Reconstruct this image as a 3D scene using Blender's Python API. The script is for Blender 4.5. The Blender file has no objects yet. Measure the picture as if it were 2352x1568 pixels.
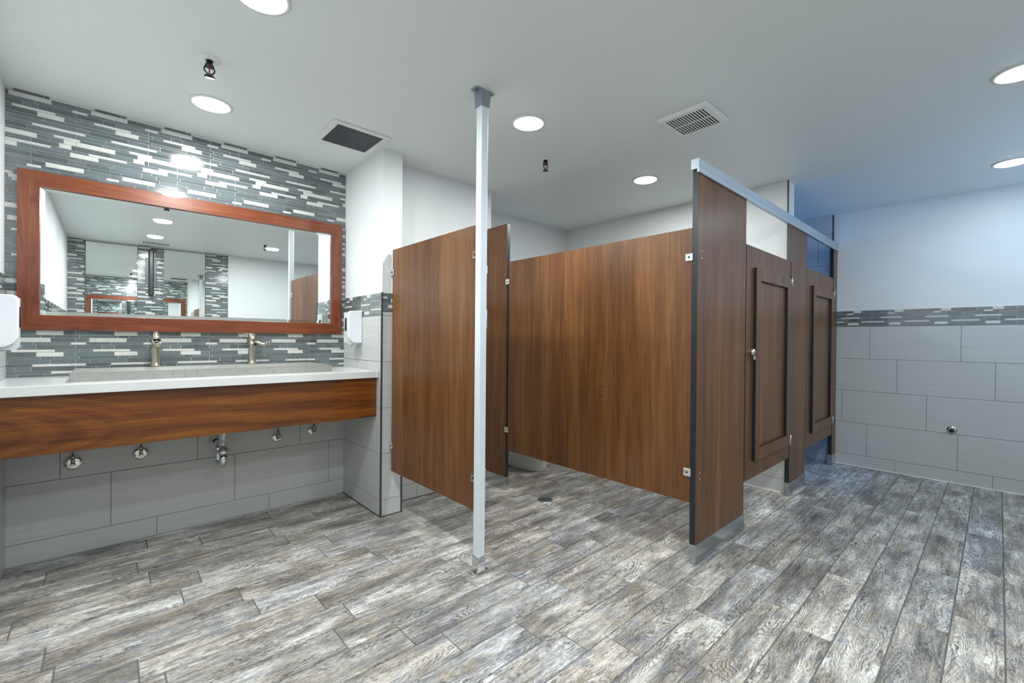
import bpy, bmesh, math, random
from mathutils import Vector, Matrix
C = bpy.context
col = C.scene.collection
R = math.radians
random.seed(7)

# ------------------------------------------------------------------ camera
cam_d = bpy.data.cameras.new('camera'); cam = bpy.data.objects.new('camera', cam_d); col.objects.link(cam)
cam_d.sensor_width = 36; cam_d.lens = 36 * 1018.3 / 2352; cam_d.clip_start = .02
yaw, pit, rol = R(47.6756), R(-.26283), R(.49254)
F = Vector((math.cos(yaw)*math.cos(pit), math.sin(yaw)*math.cos(pit), math.sin(pit)))
Rt = Vector((math.sin(yaw), -math.cos(yaw), 0)); Up = Rt.cross(F)
Rr = math.cos(rol)*Rt + math.sin(rol)*Up; Ur = -math.sin(rol)*Rt + math.cos(rol)*Up
m = Matrix((Rr, Ur, -F)).transposed().to_4x4(); m.translation = Vector((0, 0, 1.178))
cam.matrix_world = m
C.scene.camera = cam
# ------------------------------------------------------------------ view and world
vs = C.scene.view_settings
vs.view_transform = 'Standard'; vs.look = 'None'; vs.gamma = 1; vs.use_curve_mapping = False
vs.exposure = 0.16
w = bpy.data.worlds.new('world'); C.scene.world = w; w.use_nodes = True
w.node_tree.nodes['Background'].inputs[0].default_value = (.55, .65, .8, 1)
w.node_tree.nodes['Background'].inputs[1].default_value = .25
LAMP_W = 16.0            # watts of every recessed lamp
LAMP_COL = (.955, .99, 1.0)

# ------------------------------------------------------------------ room measures
XL, W, XP, YP, XP2 = -.387, 3.367, 1.335, 2.739, 1.475
YR1, XR1, YR2, X2, X2b, XR, YF, H = 2.908, 2.397, 3.364, 3.891, 4.030, 5.276, -1.270, 2.427
YS, YE = 1.069, 1.106
ZB0, ZB1 = 1.328, 1.479      # mosaic border
TR = [.109, .413, .718, 1.023, 1.328]

# ------------------------------------------------------------------ helpers
def tag(o, label=None, cat=None, group=None, kind=None):
    if label: o['label'] = label
    if cat: o['category'] = cat
    if group: o['group'] = group
    if kind: o['kind'] = kind
    return o
def thing(name, loc, label, cat, group=None, rz=0):
    o = bpy.data.objects.new(name, None); col.objects.link(o); o.empty_display_size = .05
    o.location = loc; o.rotation_euler = (0, 0, rz)
    return tag(o, label, cat, group)
class MB:
    """collects polygons; build() links them as one mesh object"""
    def __init__(s): s.v = []; s.f = []; s.m = []; s.sm = []; s.c = []
    def poly(s, pts, mat=0, smooth=False, c=None):
        n = len(s.v); s.v += [tuple(p) for p in pts]; s.f.append(tuple(range(n, n+len(pts)))); s.m.append(mat); s.sm.append(smooth); s.c.append(c or (.5, .5, .5))
    def bm(s, b, mat=None, smooth=False):
        n = len(s.v); b.verts.index_update()
        s.v += [tuple(x.co) for x in b.verts]
        for f in b.faces:
            s.f.append(tuple(n+x.index for x in f.verts)); s.m.append(f.material_index if mat is None else mat); s.sm.append(smooth); s.c.append((.5, .5, .5))
        b.free(); return s
    def box(s, x0, x1, y0, y1, z0, z1, mat=0, bev=0, side=None, seg=2):
        """side=(axis, mat): every face whose normal is not along axis gets that material"""
        b = bmesh.new(); bmesh.ops.create_cube(b, size=1)
        for q in b.verts: q.co = ((x0+x1)/2+q.co.x*(x1-x0), (y0+y1)/2+q.co.y*(y1-y0), (z0+z1)/2+q.co.z*(z1-z0))
        if bev: bmesh.ops.bevel(b, geom=list(b.edges), offset=bev, segments=seg, profile=.5, affect='EDGES')
        b.normal_update()
        for f in b.faces:
            f.material_index = mat
            if side and abs(f.normal[side[0]]) < .7: f.material_index = side[1]
        return s.bm(b)
    def cyl(s, p0, p1, r0, r1=None, n=24, mat=0, caps=True):
        r1 = r0 if r1 is None else r1
        return s.tube([p0, p1], [r0, r1], n, mat, caps)
    def tube(s, pts, rs, n=16, mat=0, caps=True, flat=1.0):
        pts = [Vector(p) for p in pts]
        if not isinstance(rs, (list, tuple)): rs = [rs]*len(pts)
        rings = []; ref = None
        for i, p in enumerate(pts):
            t = (pts[min(i+1, len(pts)-1)] - pts[max(i-1, 0)]).normalized()
            if ref is None: ref = Vector((1, 0, 0)) if abs(t.x) < .8 else Vector((0, 1, 0))
            a = (ref - t*ref.dot(t)).normalized(); b = t.cross(a); ref = a
            k = len(s.v); rings.append(k)
            for j in range(n):
                an = 2*math.pi*j/n; q = p + rs[i]*(math.cos(an)*a + math.sin(an)*b*flat); s.v.append(tuple(q))
        for i in range(len(rings)-1):
            for j in range(n):
                j2 = (j+1) % n
                s.f.append((rings[i]+j, rings[i]+j2, rings[i+1]+j2, rings[i+1]+j)); s.m.append(mat); s.sm.append(True); s.c.append((.5,)*3)
        if caps:
            s.f.append(tuple(rings[0]+j for j in range(n))[::-1]); s.m.append(mat); s.sm.append(False); s.c.append((.5,)*3)
            s.f.append(tuple(rings[-1]+j for j in range(n))); s.m.append(mat); s.sm.append(False); s.c.append((.5,)*3)
        return s
    def lathe(s, prof, n=32, mat=0, origin=(0, 0, 0), axis='z', smooth=True):
        o = Vector(origin); k = len(s.v)
        for r, h in prof:
            for j in range(n):
                a = 2*math.pi*j/n; q = Vector((r*math.cos(a), r*math.sin(a), h))
                if axis == 'y': q = Vector((q.x, -q.z, q.y))     # h runs towards -y
                if axis == '-x': q = Vector((-q.z, q.x, q.y))    # h runs towards -x
                s.v.append(tuple(o+q))
        for i in range(len(prof)-1):
            for j in range(n):
                j2 = (j+1) % n; s.f.append((k+i*n+j, k+i*n+j2, k+(i+1)*n+j2, k+(i+1)*n+j)); s.m.append(mat); s.sm.append(smooth); s.c.append((.5,)*3)
        return s
    def prism(s, prof, axis, a0, a1, mat=0, side=None, smooth=False):
        """prof: 2-D outline in the other two axes, extruded along axis from a0 to a1"""
        def P(q, a):
            if axis == 0: return (a, q[0], q[1])
            if axis == 1: return (q[0], a, q[1])
            return (q[0], q[1], a)
        s.poly([P(q, a0) for q in prof], mat); s.poly([P(q, a1) for q in prof[::-1]], mat)
        for i in range(len(prof)):
            j = (i+1) % len(prof)
            s.poly([P(prof[i], a0), P(prof[i], a1), P(prof[j], a1), P(prof[j], a0)], mat if side is None else side, smooth)
        return s
    def build(s, name, mats, parent=None, colors=False, merge=False):
        me = bpy.data.meshes.new(name); me.from_pydata(s.v, [], s.f)
        if not isinstance(mats, (list, tuple)): mats = [mats]
        for q in mats: me.materials.append(q)
        me.polygons.foreach_set('material_index', s.m); me.polygons.foreach_set('use_smooth', s.sm)
        if colors:
            at = me.color_attributes.new('rnd', 'FLOAT_COLOR', 'CORNER'); d = []
            for f, c in zip(s.f, s.c): d += list((*c, 1.0))*len(f)
            at.data.foreach_set('color', d)
        b = bmesh.new(); b.from_mesh(me)
        if merge: bmesh.ops.remove_doubles(b, verts=b.verts, dist=1e-5)
        bmesh.ops.recalc_face_normals(b, faces=b.faces); b.to_mesh(me); b.free()
        me.update()
        o = bpy.data.objects.new(name, me); col.objects.link(o)
        if parent:
            o.parent = parent
            o.location = -Vector(parent.location) if LOCAL_FIX else (0, 0, 0)
        return o
LOCAL_FIX = False     # parts are modelled in the local space of their thing
def struct(o): o['kind'] = 'structure'; return o
def copy_tree(o, parent=None):
    c = o.copy(); col.objects.link(c); c.parent = parent
    for ch in list(o.children): copy_tree(ch, c)
    return c

# ------------------------------------------------------------------ materials
class NT:
    def __init__(s, name):
        s.m = bpy.data.materials.new(name); s.m.use_nodes = True; s.t = s.m.node_tree; s.n = s.t.nodes; s.b = s.n['Principled BSDF']
    def add(s, typ, **kw):
        n = s.n.new(typ)
        for k, v in kw.items():
            if k[0] == 'i' and k[1:].isdigit(): n.inputs[int(k[1:])].default_value = v
            else: setattr(n, k, v)
        return n
    def L(s, a, b): s.t.links.new(a, b)
    def coords(s, scale, add=None):
        tc = s.add('ShaderNodeTexCoord'); mp = s.add('ShaderNodeMapping'); mp.inputs['Scale'].default_value = scale
        src = tc.outputs['Object']
        if add is not None:
            va = s.add('ShaderNodeVectorMath', operation='ADD'); s.L(src, va.inputs[0]); s.L(add, va.inputs[1]); src = va.outputs[0]
        s.L(src, mp.inputs[0]); return mp.outputs[0]
    def noise(s, vec, scale=1, detail=4, rough=.55, dist=0):
        n = s.add('ShaderNodeTexNoise'); n.inputs['Scale'].default_value = scale; n.inputs['Detail'].default_value = detail
        n.inputs['Roughness'].default_value = rough; n.inputs['Distortion'].default_value = dist
        if vec is not None: s.L(vec, n.inputs['Vector'])
        return n.outputs['Fac']
    def ramp(s, fac, stops, interp='LINEAR'):
        r = s.add('ShaderNodeValToRGB'); r.color_ramp.interpolation = interp
        e = r.color_ramp.elements
        while len(e) < len(stops): e.new(.5)
        for q, (p, c) in zip(e, stops): q.position = p; q.color = (*c, 1) if len(c) == 3 else c
        s.L(fac, r.inputs[0]); return r.outputs[0]
    def math(s, op, a, b=None, c=None):
        n = s.add('ShaderNodeMath', operation=op)
        for i, v in enumerate((a, b, c)):
            if v is None: continue
            if isinstance(v, (int, float)): n.inputs[i].default_value = v
            else: s.L(v, n.inputs[i])
        return n.outputs[0]
    def mix(s, fac, a, b, blend='MIX'):
        n = s.add('ShaderNodeMix', data_type='RGBA', blend_type=blend)
        for i, v in ((0, fac), (6, a), (7, b)):
            if isinstance(v, (int, float)): n.inputs[i].default_value = v
            elif isinstance(v, tuple): n.inputs[i].default_value = (*v, 1)
            else: s.L(v, n.inputs[i])
        return n.outputs[2]
    def bump(s, h, strength=.2, dist=.002):
        n = s.add('ShaderNodeBump'); n.inputs['Strength'].default_value = strength; n.inputs['Distance'].default_value = dist
        s.L(h, n.inputs['Height']); s.L(n.outputs[0], s.b.inputs['Normal'])
    def set(s, color=None, rough=None, metal=None, spec=None, coat=None):
        b = s.b
        for k, v in (('Base Color', color), ('Roughness', rough), ('Metallic', metal), ('Specular IOR Level', spec), ('Coat Weight', coat)):
            if v is None: continue
            if isinstance(v, tuple): b.inputs[k].default_value = (*v, 1)
            elif isinstance(v, (int, float)): b.inputs[k].default_value = v
            else: s.L(v, b.inputs[k])
        return s.m
def srgb(*c): return tuple((x/255/12.92 if x/255 <= .04045 else ((x/255+.055)/1.055)**2.4) for x in c)
def plain(name, c, rough=.5, metal=0, spec=.5, coat=0, vary=.03, scale=6):
    t = NT(name); f = t.noise(t.coords((1, 1, 1)), scale, 3)
    lo = tuple(max(0, x*(1-vary)) for x in c); hi = tuple(min(1, x*(1+vary)) for x in c)
    return t.set(t.ramp(f, [(.3, lo), (.7, hi)]), rough, metal, spec, coat)
M = {}
def paint(name, c, rough):
    t = NT(name); f = t.noise(t.coords((1, 1, 1)), 140, 3); t.bump(f, .12, .0006)
    g = t.noise(t.coords((1, 1, 1)), 1.3, 2)
    return t.set(t.ramp(g, [(.3, tuple(x*.985 for x in c)), (.7, c)]), rough, 0, .4)
M['paint'] = paint('white_wall_paint', (.74, .765, .765), .46)
M['ceil'] = paint('white_ceiling_paint', (.76, .815, .82), .5)
def tile(name, c):
    t = NT(name)
    f = t.noise(t.coords((2.2, 2.2, 420)), 1, 3, .6)
    g = t.noise(t.coords((1.3, 1.3, 60)), 1, 3, .6)
    h = t.math('ADD', t.math('MULTIPLY', f, .65), t.math('MULTIPLY', g, .35))
    t.bump(f, .15, .0008)
    return t.set(t.ramp(h, [(.3, tuple(x*.86 for x in c)), (.7, tuple(x*1.08 for x in c))]), .34, 0, .45)
M['tile'] = tile('grey_linear_wall_tile', (.53, .54, .525))
M['grout'] = plain('dark_grey_grout', (.22, .22, .215), .85)
M['mgrout'] = plain('light_grey_mosaic_grout', (.62, .635, .63), .75)
M['m_white'] = plain('cream_stone_mosaic', (.60, .605, .57), .28, vary=.06, scale=60)
M['m_d1'] = plain('slate_glass_mosaic', (.088, .108, .113), .10, spec=.6, coat=.6, vary=.12)
M['m_d2'] = plain('blue_grey_glass_mosaic', (.128, .158, .166), .10, spec=.6, coat=.6, vary=.1)
M['m_d3'] = plain('grey_glass_mosaic', (.108, .125, .124), .12, spec=.6, coat=.6, vary=.1)
MOS = [M['mgrout'], M['m_white'], M['m_d1'], M['m_d2'], M['m_d3']]
M['black'] = plain('black_phenolic_edge', (.012, .015, .018), .32)
M['dark'] = plain('dark_recess', (.01, .01, .01), .8)
M['chrome'] = plain('polished_chrome', (.78, .80, .82), .10, 1)
M['nickel'] = plain('brushed_nickel', (.50, .47, .38), .22, 1)
M['steel'] = plain('brushed_stainless_steel', (.55, .57, .58), .22, 1)
M['alu'] = plain('satin_aluminium', (.50, .56, .62), .42, .6)
M['post'] = plain('satin_aluminium_post', (.76, .82, .86), .42, .25)
M['cast'] = plain('grey_cast_metal', (.30, .34, .37), .4, .6)
M['trim'] = plain('dark_metal_trim', (.10, .11, .11), .4, .6)
M['wplastic'] = plain('white_plastic', (.80, .83, .86), .28, vary=.01)
M['gplastic'] = plain('grey_green_plastic', (.58, .64, .62), .3, vary=.03)
M['vent'] = plain('white_vent_enamel', (.76, .78, .75), .45, vary=.01)
M['porc'] = plain('white_porcelain', (.82, .83, .82), .08, coat=.5, vary=.01)
M['caulk'] = plain('white_caulk', (.85, .86, .85), .3)
t = NT('mirror_glass'); M['mirror'] = t.set((.93, .96, .95), .0, 1)
t = NT('sprinkler_bulb'); M['bulb'] = t.set((.35, .05, .04), .1)

def laminate():
    t = NT('walnut_laminate')
    v = t.coords((1, 1, 1))
    fine = t.noise(t.coords((200, 200, 5.0)), 1, 4, .7)
    mid = t.noise(t.coords((30, 30, 1.3)), 1, 4, .62, .6)
    big = t.noise(t.coords((6, 6, .5)), 1, 3, .5, .4)
    s = t.math('ADD', t.math('ADD', t.math('MULTIPLY', mid, .36), t.math('MULTIPLY', big, .34)), t.math('MULTIPLY', fine, .30))
    c = t.ramp(s, [(.36, (.058, .021, .008)), (.46, (.112, .043, .013)), (.54, (.158, .065, .019)), (.66, (.235, .108, .036))])
    pore = t.noise(t.coords((330, 330, 5)), 1, 2, .7)
    c = t.mix(t.math('MULTIPLY', t.math('GREATER_THAN', pore, .60), .35), c, (.045, .018, .008))
    t.bump(fine, .06, .0004)
    return t.set(c, .34, 0, .45)
M['lam'] = laminate()
def mahogany(name, alongx, stops, knots=.3):
    t = NT(name)
    sc = (1.6, 20, 20) if alongx else (20, 20, 1.6)
    n1 = t.noise(t.coords(sc), 1, 5, .65, 1.2)
    fine = t.noise(t.coords(tuple(q*(7 if q > 5 else 4) for q in sc)), 1, 3, .7)
    s = t.math('ADD', t.math('MULTIPLY', n1, .7), t.math('MULTIPLY', fine, .3))
    c = t.ramp(s, stops)
    k = t.noise(t.coords(tuple(q*(1.7 if q > 5 else 5) for q in sc)), 1, 4, .8, .6)
    c = t.mix(t.math('MULTIPLY', t.math('GREATER_THAN', k, .61), knots), c, (.03, .008, .003))
    return t.set(c, .26, 0, .5, .25)
MS = [(.3, (.080, .017, .006)), (.5, (.16, .037, .011)), (.7, (.25, .072, .021))]
M['mahx'] = mahogany('red_mahogany_along', True, MS)
M['mahz'] = mahogany('red_mahogany_upright', False, MS, .5)
def walnut_apron():
    t = NT('figured_wood_apron')
    tc = t.add('ShaderNodeTexCoord'); sx = t.add('ShaderNodeSeparateXYZ'); t.L(tc.outputs['Object'], sx.inputs[0])
    low = t.noise(t.coords((1.6, 1, 5.0)), 1, 3, .5)
    zc = t.math('SUBTRACT', sx.outputs[2], .748)
    arch = t.math('ADD', t.math('MULTIPLY', sx.outputs[0], .55), t.math('MULTIPLY', t.math('MULTIPLY', zc, zc), 11.0))     # nested arches opening to the left
    flow = t.math('ADD', t.math('MULTIPLY', sx.outputs[2], 1.0), t.math('MULTIPLY', sx.outputs[0], .05))
    side = t.add('ShaderNodeMapRange'); side.interpolation_type = 'SMOOTHSTEP'; t.L(sx.outputs[0], side.inputs[0])
    side.inputs[1].default_value = -.05; side.inputs[2].default_value = .22
    nz = t.math('MULTIPLY', low, .10)
    inv = t.math('SUBTRACT', 1.0, side.outputs[0])
    def rings(f): return t.math('ADD', t.math('MULTIPLY', t.math('SINE', t.math('MULTIPLY', t.math('ADD', arch, nz), f)), inv), t.math('MULTIPLY', t.math('SINE', t.math('MULTIPLY', t.math('ADD', flow, nz), f)), side.outputs[0]))
    ring = rings(70.0); ring2 = rings(190.0)
    fine = t.noise(t.coords((5, 40, 190)), 1, 3, .7)
    stre = t.noise(t.coords((1.2, 20, 16)), 1, 4, .6, .4)
    s = t.math('ADD', t.math('ADD', t.math('MULTIPLY', ring, .038), t.math('MULTIPLY', ring2, .014)), t.math('ADD', t.math('MULTIPLY', fine, .45), t.math('MULTIPLY', stre, .55)))
    c = t.ramp(s, [(.28, (.045, .010, .002)), (.43, (.11, .028, .003)), (.55, (.175, .054, .005)), (.70, (.28, .108, .009))])
    return t.set(c, .30, 0, .45, .2)
M['apron'] = walnut_apron()
def speck(name, base, dots, amt, sc, rough):
    t = NT(name); v = t.coords((1, 1, 1))
    f = t.noise(v, sc, 2, .8); g = t.noise(v, 7, 4)
    c = t.ramp(g, [(.3, tuple(x*.93 for x in base)), (.7, base)])
    c = t.mix(t.ramp(f, [(.55, (0, 0, 0)), (.66, (amt,)*3)]), c, dots)
    return t.set(c, rough, 0, .5)
M['quartz'] = speck('speckled_white_quartz', (.74, .76, .75), (.34, .35, .34), .6, 360, .16)
M['concrete'] = speck('pale_grey_concrete', (.31, .31, .285), (.20, .20, .185), .5, 45, .26)
def floor_mat():
    t = NT('weathered_wood_look_tile')
    at = t.add('ShaderNodeAttribute', attribute_name='rnd'); sep = t.add('ShaderNodeSeparateColor'); t.L(at.outputs['Color'], sep.inputs[0])
    off = t.add('ShaderNodeVectorMath', operation='SCALE'); t.L(at.outputs['Color'], off.inputs[0]); off.inputs['Scale'].default_value = 37.0
    o = off.outputs[0]
    blot = t.noise(t.coords((2.6, 8, 1), o), 1, 4, .6, .5)          # pale and grey clouds
    warp = t.noise(t.coords((1.5, 7.0, 1), o), 1, 2, .45, .2)       # cathedral field
    tc = t.add('ShaderNodeTexCoord'); sx = t.add('ShaderNodeSeparateXYZ'); t.L(tc.outputs['Object'], sx.inputs[0])
    ph = t.math('ADD', t.math('MULTIPLY', warp, 120), t.math('MULTIPLY', sx.outputs[1], 300))
    wob = t.noise(t.coords((22, 60, 1), o), 1, 3, .7)
    ph = t.math('ADD', ph, t.math('MULTIPLY', wob, 7.0))
    line = t.math('POWER', t.math('ABSOLUTE', t.math('SINE', ph)), .6)
    mask = t.ramp(t.noise(t.coords((5, 15, 1), o), 1, 3, .6), [(.38, (.10,)*3), (.58, (1,)*3)])
    fine = t.noise(t.coords((50, 190, 1), o), 1, 4, .75)
    stre = t.noise(t.coords((5, 55, 1), o), 1, 4, .7, .5)
    base = t.ramp(blot, [(.30, (.185, .172, .155)), (.42, (.345, .325, .295)), (.52, (.53, .505, .465)), (.66, (.78, .755, .705))])
    tint = t.ramp(sep.outputs[1], [(0, (.93, .98, 1.06)), (.22, (.98, 1.0, 1.02)), (.7, (1.04, 1.0, .95)), (1, (1.0, 1.0, 1.0))])
    base = t.mix(1.0, base, tint, 'MULTIPLY')
    brt = t.math('ADD', t.math('MULTIPLY', sep.outputs[0], .30), .84)
    cmb = t.add('ShaderNodeCombineColor'); [t.L(brt, cmb.inputs[i]) for i in range(3)]
    base = t.mix(1.0, base, cmb.outputs[0], 'MULTIPLY')
    warm = t.noise(t.coords((4, 11, 1), o), 1.7, 3, .6)
    base = t.mix(t.ramp(warm, [(.52, (0,)*3), (.68, (.55,)*3)]), base, (.37, .30, .20))
    cool = t.noise(t.coords((4.5, 10, 1), o), 2.3, 3, .6)
    base = t.mix(t.ramp(cool, [(.53, (0,)*3), (.68, (.60,)*3)]), base, (.20, .235, .28))
    dl = t.math('MULTIPLY', t.math('SUBTRACT', 1.0, line), mask)
    base = t.mix(t.math('MINIMUM', t.math('MULTIPLY', dl, 1.15), .92), base, (.085, .08, .078))
    st = t.ramp(stre, [(.36, (.54,)*3), (.60, (1.15,)*3)]); base = t.mix(.8, base, st, 'MULTIPLY')
    fi = t.ramp(fine, [(.38, (.50,)*3), (.54, (1.18,)*3)]); base = t.mix(.8, base, fi, 'MULTIPLY')
    t.bump(t.math('ADD', t.math('MULTIPLY', line, .6), fine), .25, .0009)
    return t.set(base, .40, 0, .40)
M['floor'] = floor_mat()
M['fgrout'] = plain('grey_floor_grout', (.13, .13, .125), .8)
def emit(name, c, s):
    t = NT(name); t.b.inputs['Emission Color'].default_value = (*c, 1); t.b.inputs['Emission Strength'].default_value = s
    return t.set(c, .5)
M['lens'] = emit('lit_lamp_lens', (.93, .98, 1), 9)

# ------------------------------------------------------------------ wall cladding generators
def place(ax, val, sgn):
    """maps (u, z, height off the wall) to world; ax: fixed axis, sgn: direction the wall faces"""
    if ax == 0: return lambda u, z, d: (val+sgn*d, u, z)
    return lambda u, z, d: (u, val+sgn*d, z)
def slab(mb, P, u0, u1, z0, z1, d0, d1, mat, e=.0012):
    mb.poly([P(u0+e, z0+e, d1), P(u1-e, z0+e, d1), P(u1-e, z1-e, d1), P(u0+e, z1-e, d1)], mat)
    o = [P(u0, z0, d0), P(u1, z0, d0), P(u1, z1, d0), P(u0, z1, d0)]
    i = [P(u0+e, z0+e, d1), P(u1-e, z0+e, d1), P(u1-e, z1-e, d1), P(u0+e, z1-e, d1)]
    for k in range(4): mb.poly([o[k], o[(k+1) % 4], i[(k+1) % 4], i[k]], mat)
def tiles(parent, P, u0, u1, z0, z1, joints, per=.602, g=.0011, name='tile_cladding', zr=None):
    mb = MB()
    slab(mb, P, u0, u1, z0, z1, 0, .004, 0, 0)
    zs = [z for z in (zr or TR) if z0 < z < z1-.01]; zs = [z0]+zs+[z1]
    if zr is None and z1 > 1.4:
        k = 1.328
        zs = [z for z in zs if z <= 1.33 and z < z1]
        while k+.305 < z1-.02: k += .305; zs.append(k)
        zs.append(z1)
    for i in range(len(zs)-1):
        j = joints[i % len(joints)]; us = []
        k = math.floor((u0-j)/per)
        x = j+k*per
        while x < u1:
            a, b = max(x, u0), min(x+per, u1)
            if b-a > .006: slab(mb, P, a+g, b-g, zs[i]+g, zs[i+1]-g, .004, .007, 1)
            x += per
    return mb.build(name, [M['grout'], M['tile']], parent)
T_, t_ = .0245, .0136
UP = [(t_, [(.24, 'D'), (.60, 'D'), (.67, 'W')]), (T_, [(0, 'D'), (.19, 'W'), (.69, 'D')]), (t_, [(.14, 'D'), (.5, 'D'), (.95, 'W')]),
      (T_, [(0, 'D'), (.35, 'D'), (.53, 'D')]), (t_, [(.06, 'D'), (.23, 'W'), (.74, 'D')]), (T_, [(0, 'D'), (.52, 'W'), (.85, 'D')]),
      (t_, [(.05, 'D'), (.6, 'D')]), (T_, [(0, 'D'), (.18, 'D'), (.7, 'D')]), (t_, [(.12, 'D'), (.46, 'W')]), (T_, [(0, 'D'), (.4, 'D')]),
      (t_, [(.05, 'D'), (.34, 'D'), (.72, 'W')]), (T_, [(0, 'W'), (.52, 'D'), (.84, 'W')]), (T_, [(.0, 'D'), (.45, 'D'), (.78, 'W'), (.94, 'D')]),
      (t_, [(.16, 'W'), (.68, 'D')]), (T_, [(.29, 'D'), (.45, 'D'), (.92, 'W')]), (t_, [(.05, 'D'), (.5, 'D')]), (T_, [(.12, 'D'), (.45, 'D'), (.9, 'D')]),
      (t_, [(.17, 'D'), (.6, 'D')]), (T_, [(.10, 'D'), (.45, 'D'), (.62, 'W')]), (t_, [(0, 'D'), (.4, 'W'), (.57, 'D')]), (T_, [(.3, 'D'), (.45, 'D'), (.8, 'D')]),
      (t_, [(.0, 'D'), (.5, 'D')])]
LO = [(T_, [(0, 'D'), (.52, 'W'), (.85, 'D')]), (t_, [(.05, 'D'), (.57, 'D'), (.73, 'D')]), (T_, [(0, 'D'), (.18, 'W'), (.69, 'D')]),
      (t_, [(.135, 'D'), (.475, 'D'), (.94, 'W')]), (T_, [(0, 'D'), (.35, 'D'), (.52, 'D')]), (t_, [(.05, 'D'), (.23, 'W'), (.74, 'D')]),
      (T_, [(0, 'D'), (.52, 'W'), (.85, 'D')]), (t_, [(.05, 'D'), (.57, 'D'), (.73, 'D')]), (T_, [(0, 'D'), (.19, 'D'), (.69, 'D')]),
      (t_, [(.135, 'D'), (.475, 'W'), (.95, 'W')]), (T_, [(0, 'D'), (.27, 'D'), (.46, 'D')]), (t_, [(.14, 'D'), (.70, 'W')])]
BD = [(T_, [(.0, 'D'), (.22, 'W'), (.42, 'D'), (.72, 'D')]), (t_, [(.1, 'D'), (.42, 'W'), (.58, 'D')]), (T_, [(.0, 'D'), (.3, 'D'), (.62, 'D')]),
      (t_, [(.1, 'D'), (.26, 'W'), (.74, 'D')]), (T_, [(0, 'D'), (.3, 'D'), (.56, 'D')]), (t_, [(.2, 'D'), (.66, 'W')]), (T_, [(0, 'D'), (.28, 'W'), (.55, 'D')]), (t_, [(.1, 'D'), (.5, 'D')])]
def mosaic(parent, P, u0, u1, z0, z1, blocks, seam, per=.302, name='mosaic', d=0.0, g=.0010):
    """blocks: list of (top z, rows); rows cycle downwards until the next block or z0"""
    rnd = random.Random(int((u0+u1)*1000) + int(z1*50)); mb = MB()
    slab(mb, P, u0, u1, z0, z1, 0, d+.003, 0, 0)
    bl = blocks + [(z0, None)]
    for (zt, rows), (zn, _) in zip(bl[:-1], bl[1:]):
        z = zt; i = 0
        while z > zn+.004:
            hgt, segs = rows[i % len(rows)]; zb = max(z-hgt, zn); i += 1
            k0 = math.floor((u0-seam)/per)-1; k = k0; n = len(segs)
            while seam+k*per < u1+per:
                for q in range(n):
                    s0 = segs[q][0]; s1 = segs[q+1][0] if q+1 < n else 1+segs[0][0]
                    a = max(seam+(k+s0)*per, u0); b = min(seam+(k+s1)*per, u1)
                    mt = 1 if segs[q][1] == 'W' else rnd.choice((2, 3, 3, 4))
                    if b-a > .003: slab(mb, P, a+g, b-g, zb+g, z-g, d+.003, d+.006, mt, .0006)
                k += 1
            z = zb
    return mb.build(name, MOS, parent)
def wall_box(name, *b, mat='paint'):
    return struct(MB().box(*b).build(name, M[mat]))
def border(parent, P, u0, u1, seam=0.0): return mosaic(parent, P, u0, u1, ZB0, ZB1, [(ZB1, BD)], seam, name='mosaic_border')

# ------------------------------------------------------------------ room shell
T = .12
# floor of individual wood-look tiles in one mesh
PW = .1525; FY0 = .125
JO = {-1: 2.718, 0: 2.528, 1: 2.303, 2: 2.107, 3: 2.215, 4: 1.91, 5: 1.471, 6: 1.35, 7: 1.26, 8: .992, 9: 1.50, 11: 2.017, 10: 1.3, 12: 1.948}
mb = MB(); fr = random.Random(3)
mb.poly([(XL-T, YF-T, -.0025), (XR+T, YF-T, -.0025), (XR+T, W+T, -.0025), (XL-T, W+T, -.0025)], 0)
n0 = math.floor((YF-FY0)/PW)
for n in range(n0, 24):
    ya, yb = FY0+n*PW, FY0+(n+1)*PW
    if ya > W: break
    ya, yb = max(ya, YF), min(yb, W)
    j = JO.get(n, fr.random()*.62); k = math.floor((XL-j)/.622); x = j+k*.622
    while x < XR:
        a, b = max(x, XL), min(x+.622, XR); x += .622
        if b-a < .01: continue
        c = (fr.random(), fr.random(), fr.random()); g = .0021; e = .0012
        a += g; b -= g; y0, y1 = ya+g, yb-g
        top = [(a+e, y0+e, 0), (b-e, y0+e, 0), (b-e, y1-e, 0), (a+e, y1-e, 0)]; bot = [(a, y0, -.0024), (b, y0, -.0024), (b, y1, -.0024), (a, y1, -.0024)]
        mb.poly(top, 1, c=c)
        for q in range(4): mb.poly([bot[q], bot[(q+1) % 4], top[(q+1) % 4], top[q]], 1, c=c)
struct(mb.build('floor', [M['fgrout'], M['floor']], colors=True))
wall_box('ceiling', XL-T, XR+T, YF-T, W+T, H, H+T, mat='ceil')

# left wall
wl = wall_box('wall_left', XL-T, XL, YF-T, W+T, -.0024, H)
P = place(0, XL, 1); tiles(wl, P, YF, W-.001, 0, ZB0, [.2, .6, 1.0]); border(wl, P, YF, W-.006)
# back wall behind the counter: tile below, mosaic above
wb = wall_box('wall_back', XL, XP, W, W+T, -.0024, H)
P = place(1, W, -1)
tiles(wb, P, XL, XP, 0, .93, [.217, .014, -.188, .3])
mosaic(wb, P, XL, XP, .93, H, [(H, UP), (1.975, UP[4:12]+LO), (1.205, LO), (.976, [(T_, [(0, 'D'), (.3, 'D'), (.62, 'D')])])], -.131)
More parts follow.
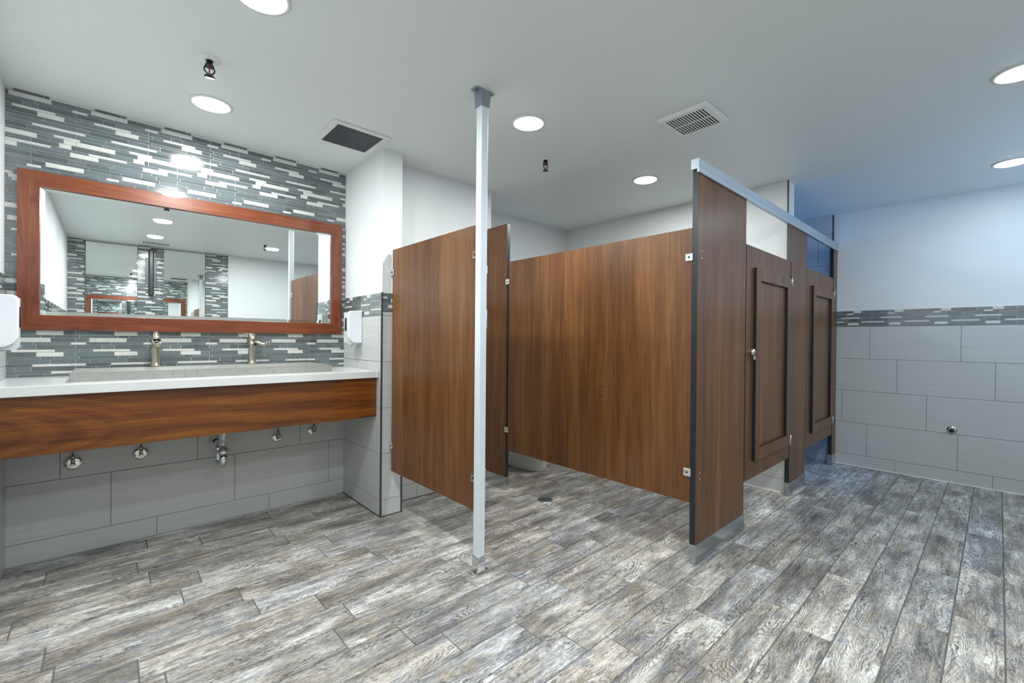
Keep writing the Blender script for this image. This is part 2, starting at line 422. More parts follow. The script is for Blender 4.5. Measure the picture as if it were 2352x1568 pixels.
# wing wall (pillar) between the counter and the stalls
wp = wall_box('wall_wing', XP, XP2, YP, W+T, -.0024, H)
P = place(0, XP, -1); tiles(wp, P, YP, W, 0, ZB0, [2.95, 3.15, 2.75]); border(wp, P, YP, W-.007, .12)
P = place(1, YP, -1); tiles(wp, P, XP-.007, XP2, 0, 1.353, [1.1]); mosaic(wp, P, XP-.007, XP2, 1.353, ZB1, [(ZB1, BD[4:]+BD[:4])], .1, name='mosaic_border')
# recess walls behind the stalls
w1 = wall_box('wall_recess', XP2, XR1, YR1, W+T, -.0024, H)
P = place(1, YR1, -1); tiles(w1, P, XP2, XR1+.007, 0, ZB0, [1.7, 1.5, 1.9]); border(w1, P, XP2, XR1+.007)
P = place(0, XR1, 1); tiles(w1, P, YR1, YR2, 0, ZB0, [3.1, 3.3, 2.9]); border(w1, P, YR1, YR2)
P = place(0, XP2, 1); tiles(wp, P, YP-.007, YR1-.008, 0, ZB0, [3.1, 3.3, 2.9]); border(wp, P, YP-.007, YR1-.008)
w2 = wall_box('wall_stall_back', XR1, XR+T, YR2, W+T, -.0024, H)
P = place(1, YR2, -1); tiles(w2, P, XR1+.008, X2-.008, 0, ZB0, [2.7, 2.5, 2.9]); border(w2, P, XR1+.008, X2-.008)
tiles(w2, P, X2b, XR, 0, H, [4.3, 4.5, 4.7], name='full_height_tile')
# partition wall between the two stalls
w3 = wall_box('wall_partition', X2, X2b, YE, YR2, -.0024, H)
P = place(0, X2, -1); tiles(w3, P, YE, YR2-.008, 0, ZB0, [1.5, 1.7, 1.9]); border(w3, P, YE, YR2-.008)
P = place(0, X2b, 1); tiles(w3, P, YE, YR2-.008, 0, H, [1.5, 1.7, 1.9], name='full_height_tile')
# right wall
wr = wall_box('wall_right', XR, XR+T, YF-T, W+T, -.0024, H)
P = place(0, XR, -1)
tiles(wr, P, YF, 1.10, 0, ZB0, [.023, .226, .42, .016, .212]); border(wr, P, YF, 1.10, .21)
tiles(wr, P, 1.112, YR2-.008, 0, H, [.626, .82, 1.02, .616, .81, .65, .85], name='full_height_tile')
# front wall, behind the camera (seen in the mirror)
wf = wall_box('wall_front', XL, XR, YF-T, YF, -.0024, H)
P = place(1, YF, 1)
tiles(wf, P, XL, XR, 0, ZB0, [.3, .5, .1]); border(wf, P, 1.36, XR)
for a, b in ((XL, -.224), (.294, .574), (1.064, 1.354)):
    mosaic(wf, P, a, b, ZB0, H, [(H, UP), (1.95, UP[3:12]+LO)], a-.07, name='mosaic_strip')
# thin metal trims of the tiling
def trim(n, *b, mat='trim'): return struct(MB().box(*b).build('trim_%d' % n, M[mat]))
trim(1, XP-.010, XP-.0005, YP-.010, YP-.0005, 0, ZB1+.003)
trim(2, XP2-.002, XP2+.010, YP-.0105, YP-.0075, 0, ZB1)
trim(3, X2-.009, X2-.0005, YE-.004, YE+.006, ZB1, H)
trim(4, XR-.010, XR-.0005, 1.101, 1.111, 0, H)
trim(5, XP-.013, XP-.0072, YP, W-.008, .0002, .006)
trim(6, XP-.010, XP2+.008, YP-.016, YP-.0105, .0002, .006)
trim(7, XR-.014, XR-.0075, YF+.01, 1.10, .0002, .007, mat='caulk')
trim(8, X2-.014, X2-.0075, YE+.03, YR2-.01, .0002, .007, mat='caulk')
trim(9, XL+.008, XP-.013, W-.012, W-.0075, .0002, .005, mat='alu')
trim(10, XP2, XR1, YR1-.012, YR1-.0075, .0002, .005)
# added light panels shaped like windows, both out of view
def added_window(n, x0, x1, z0, z1, y, sgn, e):
    mb = MB(); f = .035
    for b in ((x0, x1, z0, z0+f), (x0, x1, z1-f, z1), (x0, x0+f, z0+f, z1-f), (x1-f, x1, z0+f, z1-f)):
        mb.box(b[0], b[1], min(y, y+sgn*.03), max(y, y+sgn*.03), b[2], b[3], bev=.003)
    o = struct(mb.build('added_window_%d' % n, M['vent']))
    pn = MB().box(x0+f, x1-f, min(y+sgn*.008, y+sgn*.014), max(y+sgn*.008, y+sgn*.014), z0+f, z1-f).build('pane', e, o)
added_window(1, 4.40, 4.86, 1.66, 2.02, YR2-.008, -1, emit('blue_fill_pane', (.10, .36, 1.0), 50))  # unseen glowing panel, added to turn the end stall blue
added_window(2, 3.6, 4.9, 1.5, 2.25, YF+.001, 1, emit('cool_fill_pane', (.50, .71, 1.0), 4))  # unseen fill panel, added for cool light on right ceiling and stall fronts

# ------------------------------------------------------------------ counter, apron, sink, faucets
ZC0, ZC, YC = .918, .962, 2.764
o = MB().box(XL+.009, XP-.009, YC, W-.0075, ZC0, ZC, bev=.0025).build('countertop', M['quartz'])
tag(o, 'long speckled white quartz countertop spanning the alcove under the framed mirror', 'countertop')
o = MB().box(XL+.009, XP-.009, 2.799, 2.824, .657, ZC0-.0005, bev=.002).build('counter_apron', M['apron'])
tag(o, 'deep glossy red-brown wooden apron board below the front of the white countertop', 'apron board')
# trough sink: outer block with a sloping basin
sx0, sx1, sy0, sy1, sz0, sz1 = -.132, 1.066, 2.885, 3.325, ZC+.0004, 1.004
b = bmesh.new()
def ring(x0, x1, y0, y1, z): return [b.verts.new(p) for p in ((x0, y0, z), (x1, y0, z), (x1, y1, z), (x0, y1, z))]
r0 = ring(sx0, sx1, sy0, sy1, sz0); r1 = ring(sx0, sx1, sy0, sy1, sz1); r2 = ring(sx0+.03, sx1-.03, sy0+.03, sy1-.10, sz1)
r3 = ring(sx0+.04, sx1-.04, sy0+.04, sy1-.11, sz1-.030); r4 = ring(sx0+.20, sx1-.20, sy0+.14, sy1-.16, sz1-.038)
for p, q in ((r0, r1), (r1, r2), (r2, r3), (r3, r4)):
    for k in range(4): b.faces.new((p[k], p[(k+1) % 4], q[(k+1) % 4], q[k]))
b.faces.new(r4); b.faces.new(r0[::-1])
bmesh.ops.bevel(b, geom=[e for e in b.edges if e.verts[0].co.z > sz1-.02 or e.verts[1].co.z > sz1-.02], offset=.003, segments=2, affect='EDGES')
sk = thing('trough_sink', (0, 0, 0), 'long shallow concrete-grey trough sink set on the white countertop', 'sink')
MB().bm(b).build('basin', M['concrete'], sk)
MB().lathe([(.0, .003), (.02, .003), (.024, .0)], 24, origin=(.50, 3.10, sz1-.0385)).build('drain', M['chrome'], sk)

def faucet(x, y, z, label, rz=0):
    t = thing('waterfall_faucet', (x, y, z), label, 'faucet', 'two brushed nickel faucets', rz)
    body = MB().tube([(0, 0, 0), (0, 0, .008), (0, 0, .03), (0, 0, .08), (0, -.001, .125), (0, -.003, .150)],
                     [.029, .0255, .0225, .020, .020, .0225], 28); body.build('body', M['nickel'], t)
    # cap lever that curves up and back
    MB().tube([(0, -.004, .152), (0, -.003, .156), (0, -.001, .170), (0, .004, .182), (0, .010, .191), (0, .018, .197)],
              [.021, .0225, .0210, .0175, .0130, .0075], 28).build('lever', M['nickel'], t)
    MB().box(-.010, .010, .006, .040, .1975, .2005, bev=.0012).build('lever_tip', M['chrome'], t)
    # open curved trough spout
    sp = MB(); n = 12; secs = []
    path = [(-.010, .139, .0185), (-.030, .134, .0205), (-.050, .124, .0220), (-.068, .116, .0225), (-.083, .117, .0225), (-.094, .126, .0220), (-.100, .137, .0215)]
    for (py, pz, hw) in path:
        secs.append([(hw*math.cos(math.pi*(1+k/n)), py, pz+.016+hw*.95*math.sin(math.pi*(1+k/n))) for k in range(n+1)])
    for a, c in zip(secs[:-1], secs[1:]):
        for k in range(n): sp.poly([a[k], a[k+1], c[k+1], c[k]], 0, True)
    so = sp.build('spout', M['nickel'], t, merge=True); md = so.modifiers.new('th', 'SOLIDIFY'); md.thickness = .0025; md.offset = 0
    MB().tube([secs[-1][k] for k in range(n+1)], .0028, 8).build('spout_lip', M['chrome'], t)
    MB().cyl((0, -.0235, .134), (0, -.0255, .134), .0125, n=20).build('outlet', M['dark'], t)
    return t
faucet(.203, 3.268, sz1, 'brushed nickel waterfall faucet on the left end of the trough sink')
faucet(.690, 3.268, sz1, 'brushed nickel waterfall faucet near the right end, seen side-on', R(55))

# ------------------------------------------------------------------ framed mirror
mx0, mx1, mz0, mz1 = -.342, 1.300, 1.206, 2.024; fw, ym = .077, W-.0075
mt = thing('framed_mirror', ((mx0+mx1)/2, ym, mz0), 'wide rectangular mirror in a red-brown wooden frame above the sink', 'mirror')
def L(x, y, z): return (x-(mx0+mx1)/2, y-ym, z-mz0)
fr_ = MB(); d = .024
for (a0, a1, c0, c1, mi) in (((mx0, mz1), (mx1, mz1), (mx1-fw, mz1-fw), (mx0+fw, mz1-fw), 0), ((mx0, mz0), (mx1, mz0), (mx1-fw, mz0+fw), (mx0+fw, mz0+fw), 0),
                             ((mx0, mz0), (mx0, mz1), (mx0+fw, mz1-fw), (mx0+fw, mz0+fw), 1), ((mx1, mz0), (mx1, mz1), (mx1-fw, mz1-fw), (mx1-fw, mz0+fw), 1)):
    q = [a0, a1, c0, c1]
    fr_.prism([(p[0]-(mx0+mx1)/2, p[1]-mz0) for p in q], 1, -d, 0, mi)
fr_.build('frame', [M['mahx'], M['mahz']], mt)
gx0, gx1, gz0, gz1 = mx0+fw-.002, mx1-fw+.002, mz0+fw-.002, mz1-fw+.002
bw, yo, yi = .022, -.0115, -.0141
g = MB()
i = [L(gx0+bw, ym+yi, gz0+bw), L(gx1-bw, ym+yi, gz0+bw), L(gx1-bw, ym+yi, gz1-bw), L(gx0+bw, ym+yi, gz1-bw)]
o_ = [L(gx0, ym+yo, gz0), L(gx1, ym+yo, gz0), L(gx1, ym+yo, gz1), L(gx0, ym+yo, gz1)]
g.poly(i)
for k in range(4): g.poly([o_[k], o_[(k+1) % 4], i[(k+1) % 4], i[k]])
g.build('bevelled_glass', M['mirror'], mt)

# mirrors and black fixture of the front wall (seen in the framed mirror)
for (a, b_, lb) in ((-.224, .294, 'tall frameless mirror on the opposite wall, left one seen inside the framed mirror'), (.574, 1.064, 'tall frameless mirror on the opposite wall, right one seen inside the framed mirror')):
    t = thing('wall_mirror', ((a+b_)/2, YF+.0075, 1.0), lb, 'mirror', 'frameless mirrors on the opposite wall')
    hw = (b_-a)/2
    MB().box(-hw+.004, hw-.004, 0, .005, .004, 1.404, bev=.001).build('glass', M['mirror'], t)
    e = MB(); e.box(-hw, -hw+.004, 0, .007, 0, 1.408); e.box(hw-.004, hw, 0, .007, 0, 1.408); e.box(-hw+.004, hw-.004, 0, .007, 1.404, 1.409); e.box(-hw+.004, hw-.004, 0, .007, 0, .004)
    e.build('edge_trim', M['trim'], t)
t = thing('wall_fixture', (.437, YF+.0065, 1.74), 'tall narrow black bar fixture on the mosaic strip between two mirrors', 'wall fixture')
MB().box(-.06, .06, 0, .012, .16, .52, bev=.003).build('backplate', M['trim'], t)
MB().box(-.028, .028, .013, .07, 0, .64, bev=.012, seg=3).build('bar', M['black'], t)

# ------------------------------------------------------------------ soap dispensers
def dispenser(x, y, z, sgn, label):
    """mounted on a side wall at (x, y); body reaches sgn*x off the wall"""
    t = thing('soap_dispenser', (x, y, z), label, 'soap dispenser', 'two white wall soap dispensers')
    D, Hh, r, rt = .096, .224, .058, .022
    def outline(D, z0, z1, r, rt):
        p = [(0, z0), (D-r, z0)] + [(D-r+r*math.sin(a), z0+r-r*math.cos(a)) for a in [math.pi/2*k/10 for k in range(1, 11)]]
        p += [(D-rt+rt*math.cos(a), z1-rt+rt*math.sin(a)) for a in [math.pi/2*k/8 for k in range(9)]] + [(0, z1)]
        return p
    def ext(prof, y0, y1, nm, mt):
        m_ = MB(); m_.prism([(sgn*a, b) for a, b in prof], 1, y0, y1); return m_
    c = ext(outline(D, 0, Hh, r, rt), 0, .030, 'cover', M['wplastic'])
    bo = c.build('cover', M['wplastic'], t, merge=True); bv = bo.modifiers.new('b', 'BEVEL'); bv.width = .005; bv.segments = 3; bv.limit_method = 'ANGLE'
    b2 = ext([(0, -.012), (D-.012, -.012), (D-.004, .0), (D-.004, Hh-.01), (0, Hh-.002)], .031, .100, 'tank', M['gplastic'])
    b2.build('tank', M['gplastic'], t)
    b3 = MB(); xs = sorted((sgn*(D-.0038), sgn*(D+.0012))); b3.box(xs[0], xs[1], .050, .072, .085, .175, bev=.0005); b3.build('level_window', M['black'], t)
    xs = sorted((sgn*.022, sgn*.052)); MB().box(xs[0], xs[1], .040, .075, -.026, -.0125, bev=.004).build('nozzle', M['gplastic'], t)
    return t
dispenser(XP-.0078, 3.030, 1.144, -1, 'white soap dispenser on the tiled wing wall, right of the framed mirror')
dispenser(XL+.0078, 2.81, 1.126, 1, 'white soap dispenser at the left photo edge, partly covering the mirror frame')

# ------------------------------------------------------------------ plumbing under the counter
yw = W-.0078
def stop_valve(x, z, rr, label):
    t = thing('water_stop_valve', (x, yw, z), label, 'stop valve', 'chrome stop valves under the counter')
    e = MB(); e.lathe([(0, .010), (rr*.55, .010), (rr*.92, .006), (rr, 0)], 32, axis='y'); e.build('escutcheon', M['chrome'], t)
    for q in (-1, 1): MB().cyl((q*rr*.68, -.0065, q*rr*.16), (q*rr*.68, -.0095, q*rr*.16), .003, n=10).build('screw', M['dark'], t)
    v = MB(); v.cyl((0, -.009, 0), (0, -.050, 0), .010, n=16); v.cyl((0, -.036, 0), (0, -.036, .035), .0085, n=16); v.cyl((0, -.036, .030), (0, -.036, .044), .0105, n=6)
    v.build('valve_body', M['nickel'], t)
    k = MB(); k.tube([(0, -.052, 0), (0, -.056, 0), (0, -.068, 0)], [.006, .013, .011], 20, flat=.6); k.build('handle', M['nickel'], t)
    MB().tube([(0, -.036, .045), (.002, -.038, .12), (.006, -.045, .25), (.01, -.06, .40)], .0048, 12).build('supply_hose', M['steel'], t)
    return t
stop_valve(-.138, .492, .040, 'leftmost chrome stop valve under the counter, just below the wooden apron')
stop_valve(.142, .497, .038, 'chrome stop valve under the counter, second from the left wall')
stop_valve(.865, .486, .034, 'chrome stop valve under the counter, first one right of the drain trap')
stop_valve(1.100, .500, .033, 'rightmost chrome stop valve under the counter, nearest the wing wall')
t = thing('drain_trap', (.523, 3.19, .37), 'curved chrome drain trap hanging below the wooden apron', 'drain trap')
r = .0225; dz = .0
MB().cyl((0, 0, .115), (0, 0, .50), r+.0015, n=24).build('tailpiece', M['chrome'], t)
n_ = MB(); n_.tube([(0, 0, .094), (0, 0, .098), (0, 0, .118), (0, 0, .121)], [.0245, .029, .029, .0245], 24); n_.build('slip_nut', M['chrome'], t)
R0 = .033; pts = [(0, 0, .10)] + [(0, R0-R0*math.cos(a), .055-R0*math.sin(a)) for a in [math.pi*k/14 for k in range(15)]] + [(0, 2*R0, .105)]
pts += [(0, 2*R0+.028-.028*math.cos(a), .112+.028*math.sin(a)) for a in [math.pi/2*k/8 for k in range(1, 9)]] + [(0, W-.012-3.19, .140)]
MB().tube([(p[0]-.012*min(1, p[1]/.066), p[1], p[2]) for p in pts], r, 24).build('bend', M['chrome'], t)
n_ = MB(); n_.tube([(-.008, .066, .086), (-.008, .066, .090), (-.008, .066, .106), (-.008, .066, .109)], [.023, .0275, .0275, .023], 24); n_.build('slip_nut', M['chrome'], t)
MB().lathe([(.0235, .020), (.028, .018), (.034, .008), (.040, 0)], 32, origin=(-.012, yw-3.19, .140), axis='y').build('wall_flange', M['chrome'], t)

# ------------------------------------------------------------------ partitions
LM = [M['lam'], M['black']]
def bracket(x, y, z, parent, ax, name='bracket'):
    """small U clip against a panel face at local point; ax = axis of the face normal"""
    m_ = MB()
    if ax == 0:
        m_.box(x-.006, x-.0004, y-.021, y+.021, z-.021, z+.021, bev=.003)
        m_.box(x-.009, x-.0061, y-.004, y+.004, z-.004, z+.004, mat=1)
    else:
        m_.box(x-.017, x+.017, y-.006, y-.0004, z-.02, z+.02, bev=.003)
    return m_.build(name, [M['chrome'], M['dark']], parent)
def flat_panel(name, x0, x1, y0, y1, z0, z1, label, cat):
    t = thing(name, (x0, y0, 0 if z0 == 0 else z0), label, cat)
    return t
# end panel beside the post
t = thing('partition_panel', (1.390, 1.80, .300), 'walnut laminate partition panel hung between the wing wall and the silver post', 'partition panel')
MB().box(0, .025, 0, .905, 0, 1.463, side=(0, 1)).build('panel', LM, t)
for yy, zz in ((.010, 1.31), (.010, .165), (.905, 1.315), (.905, .170)):
    bracket(0, yy, zz, t, 0)
for zz in (1.315, .170): MB().box(.002, .022, .9055, .931, zz-.02, zz+.02, bev=.003).build('wall_clip', M['chrome'], t)
# silver post
t = thing('ceiling_post', (1.372, 1.745, 0), 'square silver metal post from floor to ceiling left of centre', 'post')
s_ = .042
MB().box(0, s_, 0, s_, .02, 2.36, bev=.002).build('post', M['post'], t)
b_ = MB(); b_.box(-.004, s_+.004, -.004, s_+.004, .004, .085, bev=.002); b_.box(-.03, s_+.03, .004, s_-.004, 0, .006, bev=.002); b_.cyl((-.017, s_/2, .006), (-.017, s_/2, .011), .007, n=12); b_.cyl((s_+.017, s_/2, .006), (s_+.017, s_/2, .011), .007, n=12)
b_.build('floor_shoe', M['chrome'], t)
b_ = MB(); b_.prism([(-.004, 2.345), (s_+.004, 2.345), (s_+.012, H-.006), (-.012, H-.006)], 1, -.006, s_+.006)
b_.box(-.036, s_+.036, -.004, s_+.004, H-.006, H-.0005, bev=.002)
b_.cyl((-.024, s_/2, H-.012), (-.024, s_/2, H-.006), .006, n=12); b_.cyl((s_+.024, s_/2, H-.012), (s_+.024, s_/2, H-.006), .006, n=12)
b_.build('ceiling_cap', M['cast'], t)
for zz, hh in ((1.53, .02), (1.28, .05), (.50, .02)): MB().box(s_+.0003, s_+.010, .006, .026, zz-hh, zz+hh, bev=.002).build('strike_bracket', M['steel'], t)
# long divider panel
t = thing('divider_panel', (2.290, 1.101, .318), 'long walnut laminate divider panel raised off the floor, centre of the photo', 'partition panel')
MB().box(0, .025, 0, 1.452, 0, 1.460, side=(0, 1)).build('panel', LM, t)
bracket(0, .014, 1.306, t, 0); bracket(0, .014, .160, t, 0)
for zz in (.573, .513): MB().cyl((-.0002, .571, zz), (-.003, .571, zz), .006, n=12).build('bolt_head', M['steel'], t)
# pilaster at the recess corner
def shoe(parent, x0, x1, y0, y1, h): return MB().box(x0-.004, x1+.004, y0-.004, y1+.004, .0005, h, bev=.0015).build('shoe', M['steel'], parent)
t = thing('tall_pilaster', (2.295, 2.585, 0), 'narrow tall walnut pilaster with a steel floor shoe, right behind the silver post', 'pilaster')
MB().box(0, .030, 0, .310, .02, 2.080, side=(0, 1)).build('panel', LM, t)
shoe(t, 0, .030, 0, .310, .105)
bracket(-.0056, -.016, 1.306+.318, t, 0); bracket(-.0056, -.016, .478, t, 0)
for zz in (1.55, .55): MB().box(-.012, -.0004, .245, .275, zz-.025, zz+.025, bev=.003).build('hinge', M['steel'], t)
# front pilasters
def pilaster(x0, x1, label, dots=False, h=2.078):
    t = thing('front_pilaster', (x0, YS, 0), label, 'pilaster', 'walnut pilasters of the stall fronts')
    wd = x1-x0
    MB().box(0, wd, 0, .031, .02, h, side=(1, 1)).build('panel', LM, t)
    shoe(t, 0, wd, 0, .031, .100)
    if dots:
        for zz in (1.655, 1.620, .475, .440): MB().cyl((.045, -.0002, zz), (.045, -.002, zz), .005, n=12).build('screw_head', M['chrome'], t)
    return t
pilaster(2.290, 2.946, 'widest walnut stall pilaster with black left edge, in front of the long divider', True)
pilaster(3.843, 4.246, 'middle walnut pilaster between the two stall doors')
pilaster(5.124, 5.262, 'narrow walnut pilaster against the right tiled wall')
# head rail
t = thing('head_rail', (2.268, YS, 2.06), 'silver aluminium head rail running along the top of the stall fronts', 'head rail')
pr_ = [(-.0125, .000), (-.0125, .027), (-.0095, .029), (-.0095, .031), (-.0110, .033), (-.0110, .066), (-.0135, .070), (.031, .070), (.031, .019), (-.0015, .019), (-.0015, .0)]
MB().prism(pr_, 0, 0, XR-.0085-2.268).build('rail', M['alu'], t)
MB().prism([(-.0135, .070), (.031, .070), (.031, .0675), (-.0135, .0675)], 0, -.002, -.0005).build('end_cap', M['post'], t)
# stall doors
def stall_door(x0, x1, fx0, fx1, lab, knob=True):
    z0, z1 = .294, 1.789
    t = thing('stall_door', (x0, YS+.002, z0), lab, 'stall door', 'walnut stall doors')
    MB().box(0, x1-x0, 0, .027, 0, z1-z0, side=(1, 1)).build('panel', LM, t)
    a, b, c, e = fx0-x0, fx1-x0, .405-z0, 1.655-z0; w_ = .078; dd = .019
    mb = MB()
    for q in (((a, c), (a, e), (a+w_, e-w_), (a+w_, c+w_)), ((b, c), (b, e), (b-w_, e-w_), (b-w_, c+w_)), ((a, e), (b, e), (b-w_, e-w_), (a+w_, e-w_)), ((a, c), (b, c), (b-w_, c+w_), (a+w_, c+w_))):
        mb.prism(list(q), 1, -dd, -.0003, 0, side=1)
    mb.build('raised_frame', [M['lam'], M['black']], t)
    for zz in (1.637-z0, .435-z0):
        h = MB(); xx = x1-x0
        h.cyl((xx+.0035, -.009, zz-.038), (xx+.0035, -.009, zz+.038), .007, n=14)
        h.box(xx-.032, xx+.0005, -.005, -.0004, zz-.028, zz+.010, bev=.001); h.box(xx+.0075, xx+.040, -.007, -.0035, zz-.012, zz+.028, bev=.001)
        h.build('hinge', M['chrome'], t)
    if not knob: return t
    k = MB(); zz = 1.112-z0
    k.lathe([(.0, .034), (.014, .034), (.021, .028), (.023, .016), (.016, .008), (.016, 0)], 28, origin=(.060, -.0005, zz), axis='y')
    k.build('knob', M['chrome'], t)
    MB().box(.062, .088, -.030, -.022, zz-.050, zz-.024, bev=.003).build('latch_lever', M['chrome'], t)
    return t
stall_door(2.962, 3.836, 3.085, 3.790, 'nearer walnut stall door with raised rectangular frame, between wide and middle pilasters')
stall_door(4.262, 5.118, 4.395, 5.065, 'farther walnut stall door next to the right tiled wall', False)

# ------------------------------------------------------------------ toilet in the first stall
t = thing('toilet', (2.89, 2.72, 0), 'white porcelain toilet whose base shows under the long divider panel', 'toilet')
def oval(cx, y0, y1, hw, z, n=28, sq=2.4):
    out = []
    for k in range(n):
        a = 2*math.pi*k/n; c, s = math.cos(a), math.sin(a)
        out.append((cx+hw*math.copysign(abs(c)**(2/sq), c), (y0+y1)/2+(y1-y0)/2*math.copysign(abs(s)**(2/sq), s), z))
    return out
def loft(rings, mb, cap0=True, cap1=True):
    k = len(mb.v); n = len(rings[0])
    for r_ in rings: mb.v += r_
    for i in range(len(rings)-1):
        for j in range(n):
            mb.f.append((k+i*n+j, k+i*n+(j+1) % n, k+(i+1)*n+(j+1) % n, k+(i+1)*n+j)); mb.m.append(0); mb.sm.append(True); mb.c.append((.5,)*3)
    for c_, q in ((cap0, 0), (cap1, len(rings)-1)):
        if c_: mb.f.append(tuple(k+q*n+j for j in range(n))); mb.m.append(0); mb.sm.append(False); mb.c.append((.5,)*3)
    return mb
loft([oval(0, .01, .62, .115, 0), oval(0, .0, .62, .12, .02), oval(0, .015, .60, .105, .10), oval(0, .01, .58, .11, .20), oval(0, -.06, .50, .165, .33), oval(0, -.10, .46, .185, .385)], MB()).build('pedestal', M['porc'], t)
loft([oval(0, -.105, .40, .19, .386, sq=2.1), oval(0, -.105, .40, .19, .405, sq=2.1)], MB()).build('seat', M['wplastic'], t)
loft([oval(0, -.10, .40, .188, .406, sq=2.1), oval(0, -.10, .40, .183, .425, sq=2.1)], MB()).build('lid', M['wplastic'], t)
MB().box(-.20, .20, .43, .625, .385, .73, bev=.02, seg=3).build('tank', M['porc'], t)
MB().box(-.21, .21, .42, .630, .731, .765, bev=.01, seg=3).build('tank_lid', M['porc'], t)
MB().box(-.17, -.10, .405, .429, .66, .675, bev=.004).build('flush_lever', M['chrome'], t)

# ------------------------------------------------------------------ floor drain
t = thing('floor_drain', (2.378, 2.235, .0005), 'small metal floor drain in the wood-look tile below the long divider panel', 'floor drain')
MB().lathe([(.0465, .003), (.056, .003), (.058, 0)], 36).build('rim', M['steel'], t)
g = MB(); g.lathe([(0, .0045), (.043, .0045), (.046, .0031)], 32); g.build('grate', M['trim'], t)
g = MB()
for q in range(-3, 4):
    hw = math.sqrt(max(.0002, .038**2-(q*.011)**2)); g.box(q*.011-.0025, q*.011+.0025, -hw, hw, .0047, .0056)
g.build('grate_bars', M['steel'], t)

# ------------------------------------------------------------------ door stop on the right wall
t = thing('door_stop', (XR-.0078, .259, .447), 'small round metal door stop on the right tiled wall', 'door stop')
MB().lathe([(0, .006), (.020, .006), (.031, .004), (.032, 0)], 28, axis='-x').build('base', M['steel'], t)
MB().lathe([(.010, .0065), (.009, .030), (.015, .034), (.016, .048), (0, .050)], 24, axis='-x').build('bumper', M['black'], t)

# ------------------------------------------------------------------ ceiling lamps
def lamp_proto(x, y, label):
    t = thing('recessed_ceiling_lamp', (x, y, H), label, 'ceiling lamp', 'round recessed ceiling lamps')
    MB().lathe([(.084, -.0005), (.098, -.0005), (.098, -.003), (.086, -.006), (.084, -.0005)], 40).build('trim_ring', M['vent'], t)
    MB().lathe([(0, -.0165), (.03, -.0155), (.058, -.0125), (.075, -.0085), (.0835, -.003), (.0835, -.0007), (0, -.0007)], 40).build('lens', M['lens'], t)
    ld = bpy.data.lights.new('lamp_light', 'AREA'); ld.shape = 'DISK'; ld.size = .15; ld.energy = LAMP_W; ld.color = LAMP_COL
    lo = bpy.data.objects.new('lamp_light', ld); col.objects.link(lo); lo.parent = t; lo.location = (0, 0, -.018)
    return t
LAMPS = [(.405, 2.86, 'round recessed ceiling lamp close to the mosaic wall, above the framed mirror'),
         (.41, 1.83, 'round recessed ceiling lamp cut off by the top photo edge'),
         (1.79, 1.84, 'round recessed ceiling lamp just right of the silver post top'),
         (3.08, 1.86, 'round recessed ceiling lamp above the long divider, beyond the square exhaust vent'),
         (3.10, -.06, 'upper of the two round lamps cut by the right photo edge'),
         (4.60, -.05, 'lower of the two round lamps at the right photo edge, nearest the right wall'),
         (.43, .62, 'round ceiling lamp, upper of the two seen in the middle of the framed mirror'),
         (.43, -.39, 'round ceiling lamp, lower of the two above the opposite mirrors in the reflection'),
         (1.70, -.20, 'round ceiling lamp beside a sprinkler, seen right of centre in the framed mirror')]
lp = lamp_proto(*LAMPS[0])
for x, y, lb in LAMPS[1:]:
    c = copy_tree(lp); c.location = (x, y, H); c['label'] = lb
    if x > 3.09:          # the dimmer pair at the right wall
        for ch in c.children:
            if ch.type == 'LIGHT': ch.data = ch.data.copy(); ch.data.energy = LAMP_W*(.50 if x < 4 else .30); ch.data.color = (.70, .87, 1.0)

# ------------------------------------------------------------------ ceiling vents
t = thing('return_air_grille', (1.125, 2.735, H), 'square ceiling grille with fine dark louvres next to the wing wall', 'ceiling vent')
f = MB()
a, b = .175, .141
for q in ((-a, a, -a, -b), (-a, a, b, a), (-a, -b, -b, b), (b, a, -b, b)): f.box(*q, -.008, -.0005, bev=.002)
f.build('frame', M['vent'], t)
MB().box(-b, b, -b, b, -.0012, -.0005).build('backing', M['dark'], t)
f = MB()
for k in range(20):
    y = -b+.007+k*(2*b-.014)/19; f.box(-b, b, y-.0015, y+.0015, -.0065, -.0045)
f.build('louvres', M['cast'], t)
t = thing('exhaust_fan_cover', (2.425, 1.170, H), 'square white exhaust fan cover with dark slots, left of the stall front', 'ceiling vent')
b = bmesh.new(); rs = []
for hs, z in ((.140, -.0005), (.143, -.006), (.130, -.020), (.108, -.022)):
    rs.append([b.verts.new((sx*hs, sy*hs, z)) for sx, sy in ((-1, -1), (1, -1), (1, 1), (-1, 1))])
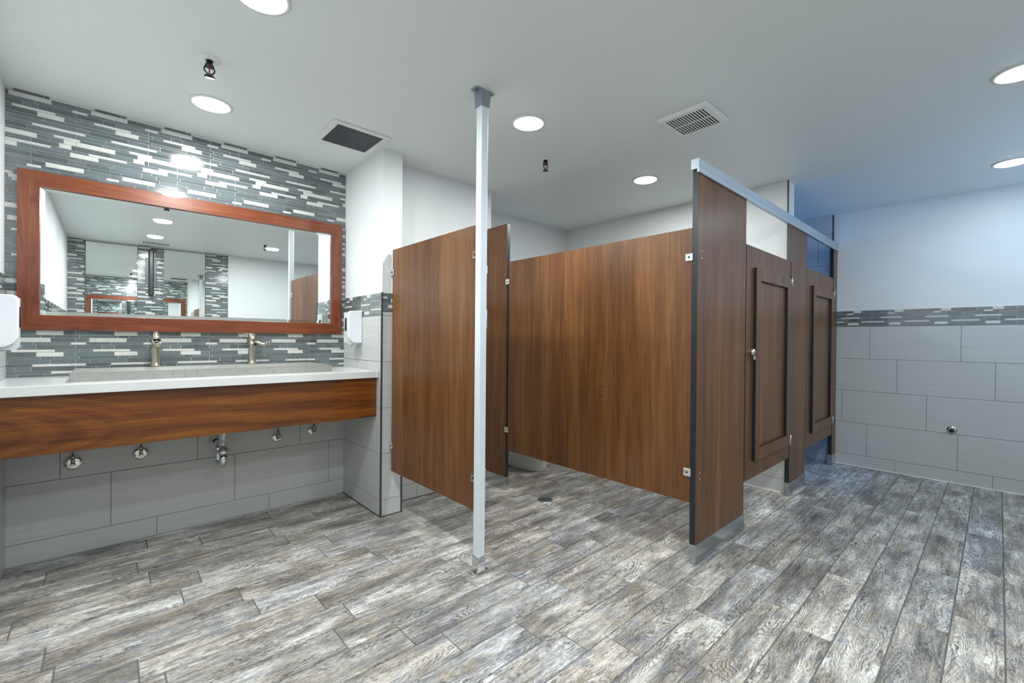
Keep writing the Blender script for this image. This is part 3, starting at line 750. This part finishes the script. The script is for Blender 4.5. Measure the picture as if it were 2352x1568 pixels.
for p, q in zip(rs[:-1], rs[1:]):
    for k in range(4): b.faces.new((p[k], p[(k+1) % 4], q[(k+1) % 4], q[k]))
MB().bm(b).build('cover', M['vent'], t)
MB().box(-.108, .108, -.108, .108, -.019, -.0185).build('backing', M['dark'], t)
f = MB()
for k in range(15):
    y = -.108+k*.216/14; f.box(-.1078, .1078, y-.0030, y+.0030, -.0225, -.0192)
f.box(-.003, .003, -.104, .104, -.0223, -.0195)
f.build('slats', M['vent'], t)
t = thing('supply_air_register', (.47, -.93, H), 'small slotted ceiling register seen in the framed mirror above the black bar', 'ceiling vent')
MB().box(-.15, .15, -.06, .06, -.006, -.0005, bev=.002).build('frame', M['vent'], t)
f = MB()
for k in range(12): f.box(-.135+k*.0235, -.123+k*.0235, -.045, .045, -.0075, -.0062)
f.build('slots', M['dark'], t)

# ------------------------------------------------------------------ sprinklers
def sprinkler(x, y, label):
    t = thing('fire_sprinkler', (x, y, H), label, 'sprinkler', 'pendent fire sprinklers'); t.scale = (1.2, 1.2, 1.15)
    MB().lathe([(.012, -.006), (.030, -.006), (.036, -.0005)], 32).build('escutcheon', M['vent'], t)
    MB().tube([(0, 0, -.0065), (0, 0, -.022), (0, 0, -.024), (0, 0, -.030)], [.011, .011, .015, .015], 16).build('body', M['black'], t)
    y_ = MB()
    for s in (-1, 1): y_.tube([(s*.012, 0, -.029), (s*.017, 0, -.040), (s*.014, 0, -.050), (s*.004, 0, -.060)], .0028, 8)
    y_.cyl((0, 0, -.058), (0, 0, -.066), .005, n=12); y_.build('yoke_arms', M['black'], t)
    MB().cyl((0, 0, -.031), (0, 0, -.057), .0025, n=10).build('glass_bulb', M['bulb'], t)
    MB().lathe([(0, -.0665), (.016, -.0665), (.017, -.068), (0, -.0695)], 20).build('deflector', M['black'], t)
    return t
sprinkler(.333, 2.405, 'black pendent fire sprinkler on the ceiling above the lamp near the framed mirror')
sprinkler(2.238, 2.128, 'black pendent fire sprinkler below the lamp right of the silver post')
sprinkler(1.56, .01, 'pendent fire sprinkler beside a lamp, seen right of centre in the framed mirror')
